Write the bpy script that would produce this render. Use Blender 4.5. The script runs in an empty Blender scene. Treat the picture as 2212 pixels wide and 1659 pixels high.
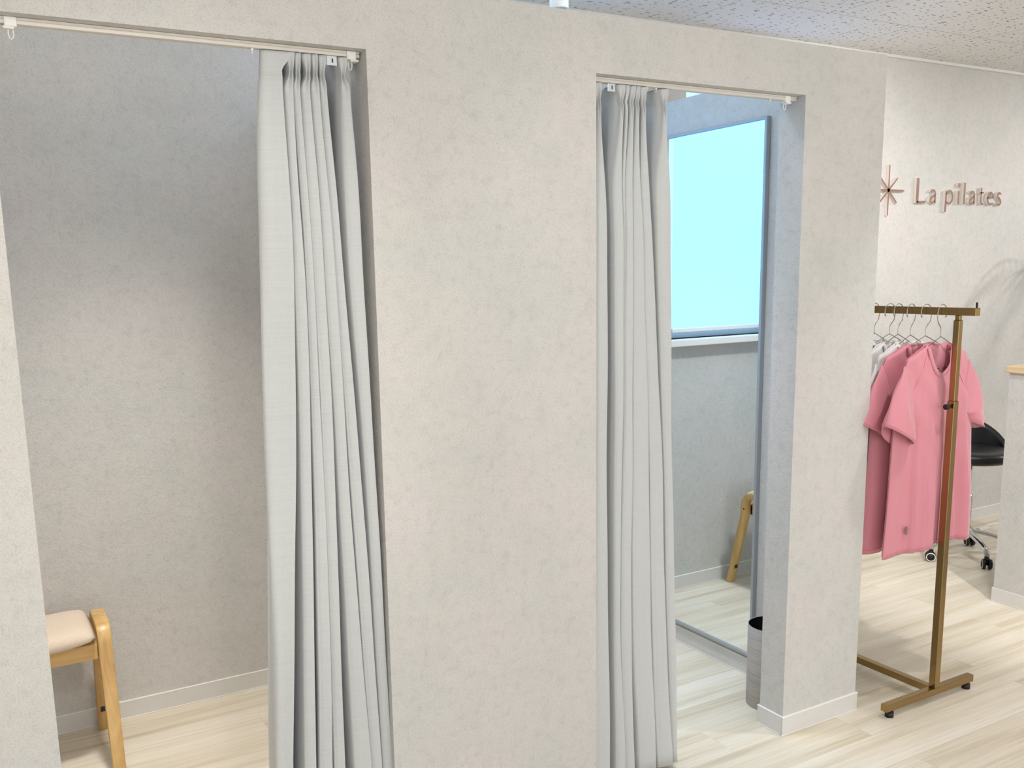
import bpy, bmesh, math, random
from mathutils import Vector, Matrix
random.seed(7)
SC = bpy.context.scene
COL = SC.collection
PI = math.pi

# ------------------------------------------------------------------ helpers
def obj(name, bm, mat, parent=None, smooth=False, loc=None):
    me = bpy.data.meshes.new(name)
    bmesh.ops.recalc_face_normals(bm, faces=bm.faces[:])
    bm.to_mesh(me); bm.free()
    for m in (mat if isinstance(mat, (list, tuple)) else [mat]):
        me.materials.append(m)
    if smooth:
        for p in me.polygons: p.use_smooth = True
    o = bpy.data.objects.new(name, me); COL.objects.link(o)
    if parent is not None: o.parent = parent
    if loc is not None: o.location = loc
    return o

def tag(o, label, cat, group=None, kind=None):
    o['label'] = label; o['category'] = cat
    if group: o['group'] = group
    if kind: o['kind'] = kind
    return o

def thing(name, label, cat, loc=(0, 0, 0), rotz=0.0, group=None):
    o = bpy.data.objects.new(name, None); COL.objects.link(o)
    o.empty_display_size = 0.1
    o.location = loc; o.rotation_euler = (0, 0, rotz)
    return tag(o, label, cat, group)

def struct(name, bm, mat, parent=None, label=None):
    o = obj(name, bm, mat, parent)
    if parent is None: o['kind'] = 'structure'
    if label: o['label'] = label
    return o

def new(): return bmesh.new()

def box(bm, x0, x1, y0, y1, z0, z1, bev=0.0, seg=2, mi=0):
    g = bmesh.ops.create_cube(bm, size=1.0)
    vs = g['verts']
    for v in vs:
        v.co = Vector((x0 + (v.co.x + .5) * (x1 - x0), y0 + (v.co.y + .5) * (y1 - y0), z0 + (v.co.z + .5) * (z1 - z0)))
    fs = set(f for v in vs for f in v.link_faces)
    for f in fs: f.material_index = mi
    if bev > 0:
        es = list(set(e for v in vs for e in v.link_edges))
        bmesh.ops.bevel(bm, geom=es, offset=bev, segments=seg, affect='EDGES', profile=0.5)

def cyl(bm, p0, p1, r0, r1=None, n=24, caps=True):
    if r1 is None: r1 = r0
    p0 = Vector(p0); p1 = Vector(p1); d = (p1 - p0)
    q = d.to_track_quat('Z', 'Y')
    A = [bm.verts.new(p0 + q @ Vector((r0 * math.cos(2 * PI * i / n), r0 * math.sin(2 * PI * i / n), 0))) for i in range(n)]
    B = [bm.verts.new(p1 + q @ Vector((r1 * math.cos(2 * PI * i / n), r1 * math.sin(2 * PI * i / n), 0))) for i in range(n)]
    for i in range(n):
        bm.faces.new((A[i], A[(i + 1) % n], B[(i + 1) % n], B[i]))
    if caps:
        bm.faces.new(A[::-1]); bm.faces.new(B)

def tube(bm, pts, r, n=8, caps=True):
    pts = [Vector(p) for p in pts]; rings = []
    up = None
    for i, p in enumerate(pts):
        t = (pts[min(i + 1, len(pts) - 1)] - pts[max(i - 1, 0)]).normalized()
        if up is None:
            a = Vector((0, 0, 1)) if abs(t.z) < .9 else Vector((0, 1, 0))
            up = (a - t * a.dot(t)).normalized()
        else:
            up = (up - t * up.dot(t)).normalized()
        s = t.cross(up)
        rr = r[i] if isinstance(r, (list, tuple)) else r
        rings.append([bm.verts.new(p + (up * math.cos(2 * PI * k / n) + s * math.sin(2 * PI * k / n)) * rr) for k in range(n)])
    for a, b in zip(rings, rings[1:]):
        for k in range(n):
            bm.faces.new((a[k], a[(k + 1) % n], b[(k + 1) % n], b[k]))
    if caps:
        bm.faces.new(rings[0][::-1]); bm.faces.new(rings[-1])

def lathe(bm, prof, n=40, c=(0, 0)):
    rings = []
    for r, z in prof:
        rings.append([bm.verts.new((c[0] + r * math.cos(2 * PI * k / n), c[1] + r * math.sin(2 * PI * k / n), z)) for k in range(n)])
    for a, b in zip(rings, rings[1:]):
        for k in range(n):
            bm.faces.new((a[k], a[(k + 1) % n], b[(k + 1) % n], b[k]))
    return rings

def crom(P, sub):
    """Catmull-Rom through a list of tuples of any length."""
    out = []; n = len(P)
    for i in range(n - 1):
        p0 = P[max(i - 1, 0)]; p1 = P[i]; p2 = P[i + 1]; p3 = P[min(i + 2, n - 1)]
        for k in range(sub):
            t = k / sub
            out.append(tuple(.5 * ((2 * b) + (-a + c) * t + (2 * a - 5 * b + 4 * c - d) * t * t + (-a + 3 * b - 3 * c + d) * t ** 3)
                             for a, b, c, d in zip(p0, p1, p2, p3)))
    out.append(tuple(P[-1]))
    return out

def lerp_tab(tab, z):
    """tab: rows (z, a, b, ..) with z falling; smooth interpolation, gentle extrapolation."""
    if z >= tab[0][0]: return tab[0][1:]
    if z <= tab[-1][0]:
        a, b = tab[-2], tab[-1]; t = (b[0] - z) / (a[0] - b[0]) * .6
        return tuple(q + (q - p) * t for p, q in zip(a[1:], b[1:]))
    for i in range(len(tab) - 1):
        if tab[i][0] >= z >= tab[i + 1][0]:
            a, b = tab[i], tab[i + 1]
            h = a[0] - b[0]; t = (a[0] - z) / h
            p = tab[i - 1] if i > 0 else a; q = tab[i + 2] if i + 2 < len(tab) else b
            out = []
            for j in range(1, len(a)):
                m0 = (b[j] - p[j]) / (p[0] - b[0]) * h if i > 2 else (b[j] - a[j]) * (1.0 if i > 1 else 0)
                m1 = (q[j] - a[j]) / (a[0] - q[0]) * h if i > 0 else 0
                if i == 1: m0 = 0
                if i == 0: m1 = 0
                out.append((2 * t ** 3 - 3 * t * t + 1) * a[j] + (t ** 3 - 2 * t * t + t) * m0 + (-2 * t ** 3 + 3 * t * t) * b[j] + (t ** 3 - t * t) * m1)
            return tuple(out)

# ------------------------------------------------------------------ materials
def lin(r, g, b):
    f = lambda c: (c / 255 / 12.92) if c / 255 <= .04045 else ((c / 255 + .055) / 1.055) ** 2.4
    return (f(r), f(g), f(b), 1)

class MT:
    def __init__(s, name):
        s.m = bpy.data.materials.new(name); s.m.use_nodes = True
        s.t = s.m.node_tree; s.b = s.t.nodes['Principled BSDF']
    def n(s, typ, **kw):
        nd = s.t.nodes.new(typ)
        for k, v in kw.items():
            if k in nd.inputs: nd.inputs[k].default_value = v
            else: setattr(nd, k, v)
        return nd
    def l(s, a, b): s.t.links.new(a, b)
    def set(s, **kw):
        for k, v in kw.items(): s.b.inputs[k.replace('_', ' ')].default_value = v
        return s
    def coord(s, scale=(1, 1, 1), src='Object', rot=(0, 0, 0)):
        tc = s.n('ShaderNodeTexCoord'); mp = s.n('ShaderNodeMapping')
        mp.inputs['Scale'].default_value = scale; mp.inputs['Rotation'].default_value = rot
        s.l(tc.outputs[src], mp.inputs['Vector']); return mp.outputs['Vector']
    def noise(s, vec, scale, detail=4, rough=.55, dist=0.0):
        nd = s.n('ShaderNodeTexNoise'); nd.inputs['Scale'].default_value = scale
        nd.inputs['Detail'].default_value = detail; nd.inputs['Roughness'].default_value = rough
        nd.inputs['Distortion'].default_value = dist
        s.l(vec, nd.inputs['Vector']); return nd.outputs['Fac']
    def ramp(s, fac, stops):
        r = s.n('ShaderNodeValToRGB'); e = r.color_ramp.elements
        while len(e) < len(stops): e.new(.5)
        for el, (p, c) in zip(e, stops): el.position = p; el.color = c
        s.l(fac, r.inputs['Fac']); return r.outputs['Color']
    def mix(s, fac, a, b, mode='MIX'):
        m = s.n('ShaderNodeMix', data_type='RGBA', blend_type=mode)
        for sock, v in ((m.inputs[0], fac), (m.inputs[6], a), (m.inputs[7], b)):
            if isinstance(v, (int, float)): sock.default_value = v
            elif isinstance(v, tuple): sock.default_value = v
            else: s.l(v, sock)
        return m.outputs[2]
    def math(s, op, a, b=None):
        m = s.n('ShaderNodeMath', operation=op)
        for i, v in enumerate((a, b)):
            if v is None: continue
            if isinstance(v, (int, float)): m.inputs[i].default_value = v
            else: s.l(v, m.inputs[i])
        return m.outputs[0]
    def bump(s, h, strength=.2, dist=.01):
        b = s.n('ShaderNodeBump'); b.inputs['Strength'].default_value = strength; b.inputs['Distance'].default_value = dist
        s.l(h, b.inputs['Height']); s.l(b.outputs['Normal'], s.b.inputs['Normal'])
    def color(s, c): s.l(c, s.b.inputs['Base Color'])

def plain(name, rgb, rough=.5, metal=0.0, **kw):
    m = MT(name); m.set(Base_Color=lin(*rgb), Roughness=rough, Metallic=metal, **kw)
    v = m.coord(); f = m.noise(v, 60, 2)
    c = m.mix(f, tuple(x * .96 for x in lin(*rgb)[:3]) + (1,), tuple(min(1, x * 1.04) for x in lin(*rgb)[:3]) + (1,))
    m.color(c); return m.m

def wall_mat():
    m = MT('concrete_wallpaper'); v = m.coord()
    big = m.noise(v, 3.0, 5, .62); mid = m.noise(v, 8, 6, .68); sm = m.noise(v, 34, 5, .7); fine = m.noise(v, 250, 3, .75)
    tint = m.ramp(big, [(.36, lin(206, 206, 203)), (.5, lin(209, 207, 204)), (.64, lin(212, 208, 206))])
    blot = m.ramp(mid, [(.32, lin(232, 233, 232)), (.55, lin(252, 251, 250)), (.72, lin(255, 255, 255))])
    c = m.mix(.28, tint, blot, 'MULTIPLY')
    spk = m.ramp(sm, [(.30, lin(236, 236, 235)), (.5, lin(255, 255, 255))])
    c = m.mix(.65, c, spk, 'MULTIPLY')
    pit = m.ramp(fine, [(.32, (.72, .72, .72, 1)), (.50, (1, 1, 1, 1))])
    c = m.mix(.7, c, pit, 'MULTIPLY')
    m.color(c); m.set(Roughness=.72)
    m.b.inputs['Specular IOR Level'].default_value = .3
    h = m.math('ADD', m.math('MULTIPLY', fine, .4), m.math('MULTIPLY', m.noise(v, 60, 5, .7, .5), .9))
    m.bump(h, .6, .005); return m.m

def floor_mat():
    m = MT('pale_oak_planks'); tc = m.n('ShaderNodeTexCoord')
    br = m.n('ShaderNodeTexBrick', offset=.37, squash=1.0)
    br.inputs['Scale'].default_value = 1.0; br.inputs['Brick Width'].default_value = 1.22; br.inputs['Row Height'].default_value = .152
    br.inputs['Mortar Size'].default_value = .0007; br.inputs['Mortar Smooth'].default_value = .3; br.inputs['Bias'].default_value = 0
    br.inputs['Color1'].default_value = (0, 0, 0, 1); br.inputs['Color2'].default_value = (1, 1, 1, 1); br.inputs['Mortar'].default_value = (.5, .5, .5, 1)
    m.l(tc.outputs['Object'], br.inputs['Vector'])
    # shift the grain per plank
    add = m.n('ShaderNodeVectorMath', operation='MULTIPLY_ADD'); add.inputs[1].default_value = (7.3, 3.1, 0)
    m.l(br.outputs['Color'], add.inputs[0]); m.l(tc.outputs['Object'], add.inputs[2])
    mp = m.n('ShaderNodeMapping'); mp.inputs['Scale'].default_value = (.42, 11, 1); m.l(add.outputs[0], mp.inputs['Vector'])
    g1 = m.noise(mp.outputs[0], 1.5, 5, .55, .35)
    mp2 = m.n('ShaderNodeMapping'); mp2.inputs['Scale'].default_value = (1.3, 75, 1); m.l(add.outputs[0], mp2.inputs['Vector'])
    g2 = m.noise(mp2.outputs[0], 2.5, 5, .7, .3)
    c = m.ramp(g1, [(.30, lin(212, 200, 178)), (.45, lin(234, 226, 209)), (.60, lin(243, 237, 224)), (.75, lin(247, 243, 234))])
    c2 = m.ramp(g2, [(.32, lin(222, 214, 200)), (.58, lin(255, 255, 255))])
    c = m.mix(.55, c, c2, 'MULTIPLY')
    pl = m.ramp(br.outputs['Color'], [(0, lin(240, 237, 231)), (1, lin(255, 255, 255))])
    c = m.mix(.8, c, pl, 'MULTIPLY')
    c = m.mix(m.math('MULTIPLY', br.outputs['Fac'], .35), c, lin(150, 138, 118))
    m.color(c); m.set(Roughness=.36)
    m.b.inputs['Specular IOR Level'].default_value = .45
    m.bump(g2, .06, .002); return m.m

def ceiling_mat():
    m = MT('fissured_ceiling_board'); tc = m.n('ShaderNodeTexCoord')
    mp = m.n('ShaderNodeMapping'); mp.inputs['Scale'].default_value = (20, 74, 1); m.l(tc.outputs['Object'], mp.inputs['Vector'])
    nz = m.n('ShaderNodeTexNoise'); nz.inputs['Scale'].default_value = 9; m.l(tc.outputs['Object'], nz.inputs['Vector'])
    mx = m.n('ShaderNodeVectorMath', operation='MULTIPLY_ADD'); mx.inputs[1].default_value = (1.2, 1.2, 0)
    m.l(nz.outputs['Color'], mx.inputs[0]); m.l(mp.outputs[0], mx.inputs[2])
    vo = m.n('ShaderNodeTexVoronoi', voronoi_dimensions='2D'); vo.inputs['Scale'].default_value = 1; m.l(mx.outputs[0], vo.inputs['Vector'])
    sep = m.n('ShaderNodeSeparateColor'); m.l(vo.outputs['Color'], sep.inputs[0])
    rad = m.math('MULTIPLY', m.math('MAXIMUM', m.math('SUBTRACT', sep.outputs[0], .25), 0), .31)
    dash = m.math('LESS_THAN', vo.outputs['Distance'], rad)
    br = m.n('ShaderNodeTexBrick', offset=.5)
    br.inputs['Scale'].default_value = 1; br.inputs['Brick Width'].default_value = 1.0115; br.inputs['Row Height'].default_value = .5057
    br.inputs['Mortar Size'].default_value = .0015; br.inputs['Mortar Smooth'].default_value = .2
    mp3 = m.n('ShaderNodeMapping'); mp3.inputs['Location'].default_value = (-3.3035 + .5057 * 0, -.865, 0); m.l(tc.outputs['Object'], mp3.inputs['Vector'])
    m.l(mp3.outputs[0], br.inputs['Vector'])
    fine = m.noise(m.coord(), 220, 2)
    base = m.mix(fine, lin(230, 229, 228), lin(241, 240, 240))
    c = m.mix(m.math('MULTIPLY', dash, .9), base, lin(92, 90, 86))
    c = m.mix(m.math('MULTIPLY', br.outputs['Fac'], .8), c, lin(120, 118, 114))
    m.color(c); m.set(Roughness=.85)
    m.bump(m.math('SUBTRACT', 1.0, dash), .25, .004); return m.m

def curtain_mat():
    m = MT('grey_slub_curtain'); v = m.coord((7, 900, 1), 'UV'); f = m.noise(v, 1.0, 4, .65)
    v2 = m.coord((700, 40, 1), 'UV'); f2 = m.noise(v2, 1.0, 3, .6)
    c = m.ramp(f, [(.30, lin(188, 191, 192)), (.5, lin(195, 198, 199)), (.75, lin(200, 203, 204))])
    c2 = m.ramp(f2, [(.35, lin(240, 241, 240)), (.6, lin(255, 255, 255))])
    c = m.mix(.35, c, c2, 'MULTIPLY'); m.color(c)
    m.set(Roughness=.8, Sheen_Weight=.25); m.b.inputs['Specular IOR Level'].default_value = .2
    m.bump(f, .05, .001); return m.m

def wood_mat(name, c0, c1, axis=2, rough=.35):
    m = MT(name); sc = [22, 22, 22]; sc[axis] = 2.0
    v = m.coord(tuple(sc)); f = m.noise(v, 1.3, 6, .6, .8)
    m.color(m.ramp(f, [(.3, lin(*c0)), (.65, lin(*c1))])); m.set(Roughness=rough); m.bump(f, .04, .002); return m.m

def metal_mat(name, rgb, rough, axis=2):
    m = MT(name); sc = [250, 250, 250]; sc[axis] = 4
    v = m.coord(tuple(sc)); f = m.noise(v, 1, 3, .6)
    m.color(m.mix(f, tuple(x * .85 for x in lin(*rgb)[:3]) + (1,), lin(*rgb)))
    m.set(Metallic=1.0); m.l(m.ramp(f, [(0, (rough * .8,) * 3 + (1,)), (1, (rough * 1.25,) * 3 + (1,))]), m.b.inputs['Roughness']); return m.m

def shirt_mat(name, rgb):
    m = MT(name); v = m.coord((1, 1, 1)); f = m.noise(v, 900, 2)
    d = tuple(x * .93 for x in lin(*rgb)[:3]) + (1,)
    m.color(m.mix(f, d, lin(*rgb))); m.set(Roughness=.55, Sheen_Weight=.4); m.b.inputs['Specular IOR Level'].default_value = .3
    m.b.inputs['Sheen Roughness'].default_value = .4
    m.bump(f, .06, .001); return m.m

def seat_mat():
    m = MT('ribbed_cream_upholstery'); v = m.coord()
    w = m.n('ShaderNodeTexWave', wave_type='BANDS', bands_direction='X'); w.inputs['Scale'].default_value = 105; w.inputs['Distortion'].default_value = .3
    m.l(v, w.inputs['Vector'])
    m.color(m.ramp(w.outputs['Fac'], [(.15, lin(214, 194, 173)), (.6, lin(232, 217, 200))])); m.set(Roughness=.85)
    m.bump(w.outputs['Fac'], .3, .002); return m.m

def bin_mat():
    m = MT('grey_wood_grain_bin'); v = m.coord((3, 3, 70)); f = m.noise(v, 1.4, 6, .65, .5)
    m.color(m.ramp(f, [(.3, lin(152, 147, 142)), (.5, lin(176, 171, 167)), (.7, lin(186, 182, 178))])); m.set(Roughness=.45); return m.m

def glow_mat(name, rgb, strength, base):
    m = MT(name); v = m.coord((1, 1, 1)); f = m.noise(v, 500, 2)
    m.color(m.mix(f, lin(*base), lin(*[min(255, q + 5) for q in base])))
    m.set(Roughness=.8, Emission_Color=(rgb[0], rgb[1], rgb[2], 1), Emission_Strength=strength); return m.m

def mirror_mat():
    m = MT('mirror_glass'); f = m.noise(m.coord(), 3, 2)
    m.color(m.mix(f, (.90, .93, .92, 1), (.91, .94, .93, 1))); m.set(Metallic=1.0, Roughness=.0); return m.m

WALL = wall_mat(); FLOOR = floor_mat(); CEIL = ceiling_mat(); CURT = curtain_mat()
BASEB = plain('white_vinyl_skirting', (214, 213, 210), .4)
EDGEW = plain('white_edge', (245, 244, 240), .4)
TRIM = plain('white_trim', (226, 224, 220), .45)
RAILM = plain('cream_aluminium_rail', (214, 209, 201), .35)
WPLAS = plain('white_plastic', (236, 235, 232), .35)
ALU = metal_mat('brushed_aluminium', (205, 210, 214), .32)
SATIN = plain('satin_aluminium', (176, 182, 186), .5, .55)
CHROME = metal_mat('polished_chrome', (225, 226, 228), .08)
BRASS = metal_mat('antique_brass', (168, 142, 98), .24)
WIRE = metal_mat('hanger_wire', (190, 186, 180), .2)
BLACK = plain('black_rubber', (18, 18, 19), .5)
LEATH = plain('black_leatherette', (16, 17, 22), .38)
BEECH = wood_mat('golden_beech', (194, 152, 92), (222, 186, 124))
BEECH_X = wood_mat('golden_beech_rail', (194, 152, 92), (222, 186, 124), 0)
TOPW = wood_mat('pale_counter_top', (200, 172, 130), (226, 203, 165), 1)
SEAT = seat_mat(); BINM = bin_mat(); BININ = plain('black_bin_lining', (8, 8, 8), .6)
PINK = shirt_mat('pink_jersey', (214, 139, 152)); WHITE = shirt_mat('white_jersey', (238, 236, 236))
TAGM = plain('dark_label', (40, 42, 48), .6)
PRINT = plain('grey_print', (168, 140, 140), .5)
SIGNF = plain('brown_letter_face', (124, 88, 68), .45); SIGNS = plain('pale_letter_edge', (226, 214, 206), .5)
MIRROR = mirror_mat()
BLIND = glow_mat('backlit_blind', (.46, 1.5, 2.9), 1.0, (88, 92, 96))
PANE = glow_mat('daylight_pane', (.62, .88, 1.35), 1.0, (70, 74, 78))
LEAF = wood_mat('palm_leaf', (46, 70, 38), (70, 98, 52), 0, .5); POTM = plain('white_pot', (225, 222, 216), .5)

# traced fold positions: (height, left x, right x) for each fold
CURT1  = [
[(1.976, 0.6108, 0.678), (1.934, 0.6093, 0.6529), (1.898, 0.6039, 0.651), (1.705, 0.5893, 0.6513), (1.46, 0.5789, 0.6477), (1.133, 0.5669, 0.633), (0.756, 0.5587, 0.6072), (0.36, 0.545, 0.5815)] ,
[(1.976, 0.6586, 0.681), (1.935, 0.6692, 0.6772), (1.9, 0.6546, 0.6749), (1.706, 0.6549, 0.6716), (1.459, 0.6509, 0.6747), (1.127, 0.6436, 0.6682), (0.745, 0.6293, 0.6544), (0.343, 0.6098, 0.6374)] ,
[(1.972, 0.6817, 0.6939), (1.93, 0.6845, 0.6925), (1.902, 0.6758, 0.6898), (1.707, 0.6775, 0.692), (1.458, 0.6784, 0.6943), (1.124, 0.6749, 0.6952), (0.737, 0.6637, 0.6914), (0.331, 0.6474, 0.6788)] ,
[(1.974, 0.697, 0.7167), (1.933, 0.7071, 0.7151), (1.903, 0.693, 0.7123), (1.708, 0.694, 0.7168), (1.457, 0.6964, 0.7196), (1.121, 0.697, 0.7222), (0.732, 0.6936, 0.717), (0.321, 0.6847, 0.7103)] ,
[(1.975, 0.7176, 0.7322), (1.933, 0.7234, 0.7314), (1.905, 0.7142, 0.7338), (1.708, 0.7194, 0.7392), (1.457, 0.7219, 0.7467), (1.118, 0.7292, 0.7531), (0.723, 0.7327, 0.7643), (0.303, 0.7341, 0.7794)] ,
[(1.974, 0.7342, 0.751), (1.933, 0.7391, 0.7471), (1.906, 0.7361, 0.7504), (1.709, 0.7415, 0.758), (1.456, 0.7483, 0.7684), (1.114, 0.7584, 0.7826), (0.717, 0.7688, 0.7955), (0.292, 0.7817, 0.8082)] ,
[(1.974, 0.7784, 0.801), (1.932, 0.787, 0.795), (1.91, 0.7832, 0.8047), (1.71, 0.7793, 0.8116), (1.455, 0.7826, 0.8142), (1.11, 0.7961, 0.8204), (0.71, 0.8037, 0.8278), (0.283, 0.812, 0.8357)] ,
]
CURT2  = [
[(1.967, 1.4664, 1.4896), (1.925, 1.481, 1.489), (1.706, 1.4622, 1.4983), (1.41, 1.46, 1.5014), (0.973, 1.4592, 1.5027), (0.508, 1.4592, 1.5085), (0.1, 1.4592, 1.5143)] ,
[(1.97, 1.541, 1.5663), (1.931, 1.5535, 1.5615), (1.708, 1.526, 1.5524), (1.408, 1.5289, 1.5552), (0.966, 1.5311, 1.5534), (0.496, 1.5317, 1.5514), (0.08, 1.5379, 1.5704)] ,
[(1.969, 1.5679, 1.5806), (1.925, 1.5698, 1.5778), (1.708, 1.5547, 1.5623), (1.407, 1.5567, 1.5591), (0.964, 1.5554, 1.5574), (0.493, 1.5534, 1.5555), (0.075, 1.5709, 1.5726)] ,
[(1.969, 1.5844, 1.5995), (1.926, 1.5869, 1.5949), (1.709, 1.5653, 1.5883), (1.407, 1.5606, 1.5875), (0.962, 1.559, 1.587), (0.489, 1.5572, 1.5911), (0.07, 1.5743, 1.6044)] ,
[(1.969, 1.6011, 1.614), (1.925, 1.6049, 1.6129), (1.709, 1.5908, 1.6151), (1.405, 1.59, 1.6272), (0.956, 1.5928, 1.6486), (0.477, 1.601, 1.6637), (0.051, 1.6232, 1.6852)] ,
[(1.969, 1.6163, 1.6347), (1.925, 1.6267, 1.6347), (1.71, 1.6199, 1.6457), (1.404, 1.6296, 1.6637), (0.95, 1.6532, 1.6946), (0.463, 1.6718, 1.7195), (0.03, 1.6962, 1.7513)] ,
[(1.968, 1.683, 1.7098), (1.93, 1.6973, 1.7053), (1.711, 1.6712, 1.7156), (1.402, 1.6824, 1.7213), (0.945, 1.7047, 1.7297), (0.453, 1.7286, 1.7552), (0.019, 1.7563, 1.7708)] ,
]

CAM_FW = (0.477843, 0.861634, -0.171033)
CAM_R = (0.872552, -0.488069, -0.021014)
CAM_U = (0.101582, 0.139194, 0.985041)
CAM_Y = -1.98495
CAM_F = 2002.88
CAM_CX = -66.884
CAM_CY = -108.959
EXPOSURE = 0.10
# ------------------------------------------------------------------ measurements (metres)
YB = 1.265          # rear wall plane
TW = .099           # partition thickness
ZO = 1.988          # head of the openings
ZT = 2.128          # top of the partition
ZC = 2.534          # ceiling
XL, XA, XB, XC, XD = .0893, .8341, 1.4526, 2.1965, 2.5412
XM = 2.4398         # mirror wall
ZB = .064           # skirting height

# ------------------------------------------------------------------ the setting
bm = new(); box(bm, -4, 8.5, -5.6, YB + .3, -.08, 0); struct('floor', bm, FLOOR)
bm = new(); box(bm, -4, 8.5, -5.6, YB + .3, ZC, ZC + .08); struct('ceiling', bm, CEIL)
WX0, WX1, WZ0, WZ1 = 1.42, 2.085, 1.188, 2.22
VX0, VX1, VZ0, VZ1 = 2.86, 3.70, 1.75, 2.42
bm = new()
y0, y1 = YB, YB + .14
box(bm, -4, WX0, y0, y1, 0, ZC); box(bm, WX0, WX1, y0, y1, 0, WZ0); box(bm, WX0, WX1, y0, y1, WZ1, ZC)
box(bm, WX1, VX0, y0, y1, 0, ZC); box(bm, VX0, VX1, y0, y1, 0, VZ0); box(bm, VX0, VX1, y0, y1, VZ1, ZC); box(bm, VX1, 8.5, y0, y1, 0, ZC)
struct('wall_back', bm, WALL)
bm = new()
box(bm, -2.6, XL, 0, TW, 0, ZT); box(bm, XL, XA, 0, TW, ZO, ZT); box(bm, XA, XB, 0, TW, 0, ZT)
box(bm, XB, XC, 0, TW, ZO, ZT); box(bm, XC, XD, 0, TW, 0, ZT)
struct('wall_front', bm, WALL)
bm = new(); box(bm, XM, XD, TW, YB, 0, ZT); struct('wall_right', bm, WALL)
bm = new(); box(bm, 1.09, 1.19, TW, YB, 0, ZT); struct('wall_center', bm, WALL)
bm = new(); box(bm, -.50, -.40, TW, YB, 0, ZT); struct('wall_left', bm, WALL)
bm = new(); box(bm, -4.1, -4, -5.6, YB + .3, 0, ZC); struct('wall_far_left', bm, TRIM)
bm = new(); box(bm, 8.5, 8.6, -5.6, YB + .3, 0, ZC); struct('wall_far_right', bm, TRIM)

def skirt(name, runs):
    """runs: (x0, x1, y0, y1) of the skirting body; a thin rounded lip at the foot."""
    bm = new()
    for (a, b, c, d) in runs:
        box(bm, a, b, c, d, 0, ZB, .0022, 2)
        box(bm, a - .002, b + .002, c - .002, d + .002, 0, .0035, .001, 1, 1)
        box(bm, a - .0006, b + .0006, c - .0006, d + .0006, ZB - .0022, ZB + .0004, 0, 1, 1)
    struct(name, bm, [BASEB, EDGEW])
skirt('baseboard_back', [(-.4, 1.09, YB - .006, YB), (1.19, XM, YB - .006, YB), (XD, 8.5, YB - .006, YB)])
skirt('baseboard_front', [(XC - .006, XD + .006, -.006, 0), (XC - .006, XC, 0, TW + .006), (XC, XM, TW, TW + .006), (-2.6, XL + .006, -.006, 0), (XL, XL + .006, 0, TW),
                          (XA - .006, XB + .006, -.006, 0), (XA - .006, XA, 0, TW), (XB, XB + .006, 0, TW)])
skirt('baseboard_right', [(XM - .006, XM, TW + .006, YB - .006), (XD, XD + .006, 0, YB - .006)])
skirt('baseboard_center', [(1.084, 1.09, TW, YB - .006), (1.19, 1.196, TW, YB - .006)])
skirt('baseboard_left', [(-.4, -.394, TW, YB - .006)])
bm = new(); box(bm, -4, 8.5, YB - .012, YB, ZC - .016, ZC, .003, 1); struct('trim_1', bm, TRIM)

# windows
w = thing('window_1', 'daylit window in the rear wall of the right fitting room, seen in the mirror', 'window'); w['kind'] = 'structure'
bm = new()
fy0, fy1 = YB + .05, YB + .10
box(bm, WX0, WX0 + .04, fy0, fy1, WZ0, WZ1, .003, 1); box(bm, WX1 - .04, WX1, fy0, fy1, WZ0, WZ1, .003, 1)
box(bm, WX0 + .04, WX1 - .04, fy0, fy1, WZ0, WZ0 + .045, .003, 1); box(bm, WX0 + .04, WX1 - .04, fy0, fy1, WZ1 - .045, WZ1, .003, 1)
struct('window_frame', bm, WPLAS, w)
bm = new(); box(bm, WX0 + .04, WX1 - .04, YB + .072, YB + .078, WZ0 + .045, WZ1 - .045); struct('pane', bm, PANE, w)
bm = new(); box(bm, WX0 - .3, WX1 + .33, YB - .045, YB + .05, WZ0 - .032, WZ0, .004, 2); struct('window_sill', bm, WPLAS, w)
w = thing('added_window', 'added high window behind the fitting room side wall, enlarged to light the ceiling', 'window'); w['kind'] = 'structure'  # added and enlarged; its glowing pane tints the ceiling blue
bm = new()
box(bm, VX0, VX0 + .025, fy0, fy1, VZ0, VZ1); box(bm, VX1 - .025, VX1, fy0, fy1, VZ0, VZ1)
box(bm, VX0 + .025, VX1 - .025, fy0, fy1, VZ0, VZ0 + .03); box(bm, VX0 + .025, VX1 - .025, fy0, fy1, VZ1 - .03, VZ1)
struct('window_frame', bm, ALU, w)
bm = new(); box(bm, VX0 + .025, VX1 - .025, YB + .072, YB + .078, VZ0 + .03, VZ1 - .03); struct('pane', bm, PANE, w)

# roller blind
rb = thing('roller_blind', 'glowing pale cyan roller blind over the window, seen in the mirror', 'blind', (0, 0, 0))
bm = new(); box(bm, WX0 + .012, WX1 - .048, YB + .022, YB + .0235, WZ0 + .045, WZ1 - .03); obj('fabric', bm, BLIND, rb)
bm = new(); box(bm, WX0 + .012, WX1 - .048, YB + .016, YB + .030, WZ0 + .026, WZ0 + .046, .004, 2); obj('bottom_bar', bm, WPLAS, rb)
bm = new(); cyl(bm, (WX0 + .005, YB + .026, WZ1 - .026), (WX1 - .042, YB + .026, WZ1 - .026), .02, n=20); obj('roller_tube', bm, WPLAS, rb, True)

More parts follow.
